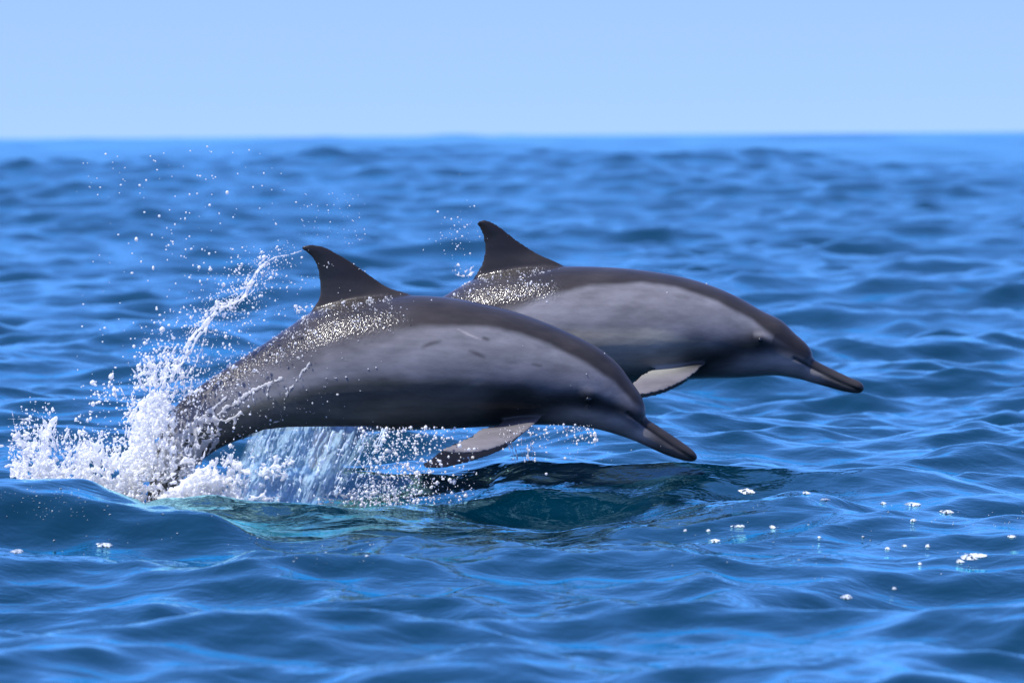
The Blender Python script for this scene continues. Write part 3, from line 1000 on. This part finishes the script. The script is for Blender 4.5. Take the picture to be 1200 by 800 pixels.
c, r = foam.get()
me = fuse(c, np.maximum(r, 0.0019), 0.0034, 2)
sp_o = link('splash', me, M_FOAM)
tag(sp_o, 'white foaming splash flung up where the tail breaks the water', 'splash', kind='stuff')
c, r = veil.get()
me = fuse(c, np.maximum(r, 0.0022), 0.0034, 2)
vl_o = bpy.data.objects.new('water_curtain', None); col.objects.link(vl_o)
vl_o.location = P(370, 590, D1 - .05); vl_o.empty_display_size = .1
bpy.context.view_layer.update()
for nm, m_, mt_ in (('water_threads', me, M_CURTAIN), ('water_sheet', sheet, M_SHEET)):
    m_.transform(Matrix.Translation(-vl_o.location))
    o = link(nm, m_, mt_, vl_o)
    o['kind'] = 'stuff'
tag(vl_o, 'bluish curtain of water falling from the belly of the splashing dolphin', 'falling water', kind='stuff')
c, r = fine.get()
v, f = blobs(c, r, 0.3, 0.05)
dr_o = link('water_drops', mesh_from('water_drops', v, None, f), M_DROP)
tag(dr_o, 'fine white spray drops hanging in the air round the splash', 'spray', kind='stuff')

# --- beads of water on the skin, coloured white to stand in for sun glints
def beads(D, n, extra):
    wgt = D.wet ** 1.5 + extra(D.u, D.w)
    wgt = wgt * (0.08 + np.clip(vnoise(D.u / 11 + D.w / 20, D.w / 5 - D.u / 16, 77) + .15, 0, 1) ** 1.5)
    pr = wgt / wgt.sum()
    j = rng.choice(len(D.v), n, p=pr)
    r = np.exp(G(-.75, .5, n)) * PXM
    cc = D.v[j] + D.n[j] * (r * 0.25)[:, None] + G(0, .001, (n, 3)) - D.base
    v, f = blobs(cc, r, 0.35, 0.08)
    o = link('water_beads', mesh_from('water_beads', v, None, f), M_DROP, D.root)
    tag(o, kind='stuff')


beads(dol1, 2900, lambda u, w: 0.10 * (1 - sstep(380, 470, u)) * (u > 185) + 0.05 * (np.hypot(u - 400, w - 340) < 40) + 0.004)
beads(dol2, 1300, lambda u, w: 0.03 * (1 - sstep(600, 680, u)) + 0.002)

# ------------------------------------------------------------------ foam floating on the sea
dg = bpy.context.evaluated_depsgraph_get()


def sea_hit(px, py):
    o = Vector((0, 0, CAM_H)); d = Vector(P(px, py, 10.0)) - o
    ok, loc, nrm, _ = SEA.ray_cast(o, d.normalized(), distance=200)
    return (loc, nrm) if ok else (None, None)


def fleck_mesh(px, py, w, loc, seed):
    """Thin uneven raft of foam draped on the water."""
    r = np.random.default_rng(seed)
    K, R = 16, 3
    lob = 1 + 0.25 * np.sin(np.arange(K) / K * 4 * np.pi + r.uniform(0, 6)) + r.normal(0, .2, K)
    hr = r.uniform(.16, .34)
    c0 = np.array(loc)
    vs_, fs = [c0 + (0, 0, .004)], []
    for i in range(1, R + 1):
        for j in range(K):
            a = 2 * math.pi * j / K
            q = i / R * w * .5 * lob[j]
            p, nn = sea_hit(px + math.cos(a) * q, py + math.sin(a) * q * hr)
            p = np.array(p) if p is not None else c0
            if np.linalg.norm(p - c0) > .22:
                p = c0 + (p - c0) * .22 / np.linalg.norm(p - c0); p[2] = c0[2] - .02
            vs_.append(p + (0, 0, .004 if i < R else .001))
    for j in range(K):
        fs.append((0, 1 + j, 1 + (j + 1) % K))
    for i in range(R - 1):
        for j in range(K):
            a = 1 + i * K + j; b = 1 + i * K + (j + 1) % K
            fs.append((a, a + K, b + K)); fs.append((a, b + K, b))
    return mesh_from('foam_fleck', np.array(vs_) - c0, None, fs)


flecks = [(876, 576, 24), (945, 578, 12), (967, 586, 9), (865, 617, 17), (838, 634, 15), (830, 622, 6), (905, 618, 10), (803, 622, 6),
          (992, 700, 16), (1140, 652, 34), (1125, 658, 12), (1110, 600, 18), (1070, 591, 18), (1035, 590, 8), (1040, 643, 10), (1087, 640, 9),
          (1060, 640, 6), (960, 630, 6), (1078, 661, 7), (1185, 629, 12), (122, 639, 26), (22, 646, 20), (1048, 690, 9), (1070, 610, 10)]
for i, (px, py, wpx) in enumerate(flecks):
    loc, nrm = sea_hit(px, py)
    if loc is None:
        continue
    me = fleck_mesh(px, py, wpx * .8, loc, 100 + i)
    o = link('foam_fleck', me, M_FLECK); o.location = loc
    tag(o, 'small white foam fleck floating on the rippled sea' if wpx < 30 else 'largest raft of white foam, ragged, floating on the rippled sea', 'foam', 'foam flecks drifting on the sea')

# bubbles and specks strewn over the wave beside the splash
cs, rs = [], []
for (x0, x1, y0, y1, n) in ((0, 100, 570, 606, 70), (40, 330, 575, 650, 60), (340, 440, 630, 660, 40), (1090, 1200, 598, 616, 40), (780, 1150, 590, 680, 50), (600, 740, 525, 560, 50)):
    for _ in range(n):
        loc, nrm = sea_hit(U(x0, x1), U(y0, y1))
        if loc is not None:
            cs.append(np.array(loc)); rs.append(math.exp(G(-.35, .4)) * PXM)
cs = np.array(cs)
v, f = blobs(cs, np.array(rs), .3, .1)
v[:, 2] = np.repeat(cs[:, 2], len(ICO_V)) + (v[:, 2] - np.repeat(cs[:, 2], len(ICO_V))) * .35
v[:, 1] = np.repeat(cs[:, 1], len(ICO_V)) + (v[:, 1] - np.repeat(cs[:, 1], len(ICO_V))) * 1.6
sk_o = link('foam_specks', mesh_from('foam_specks', v, None, f), M_FLECK)
tag(sk_o, 'tiny white bubbles strewn over the waves beside the splash', 'bubbles', kind='stuff')
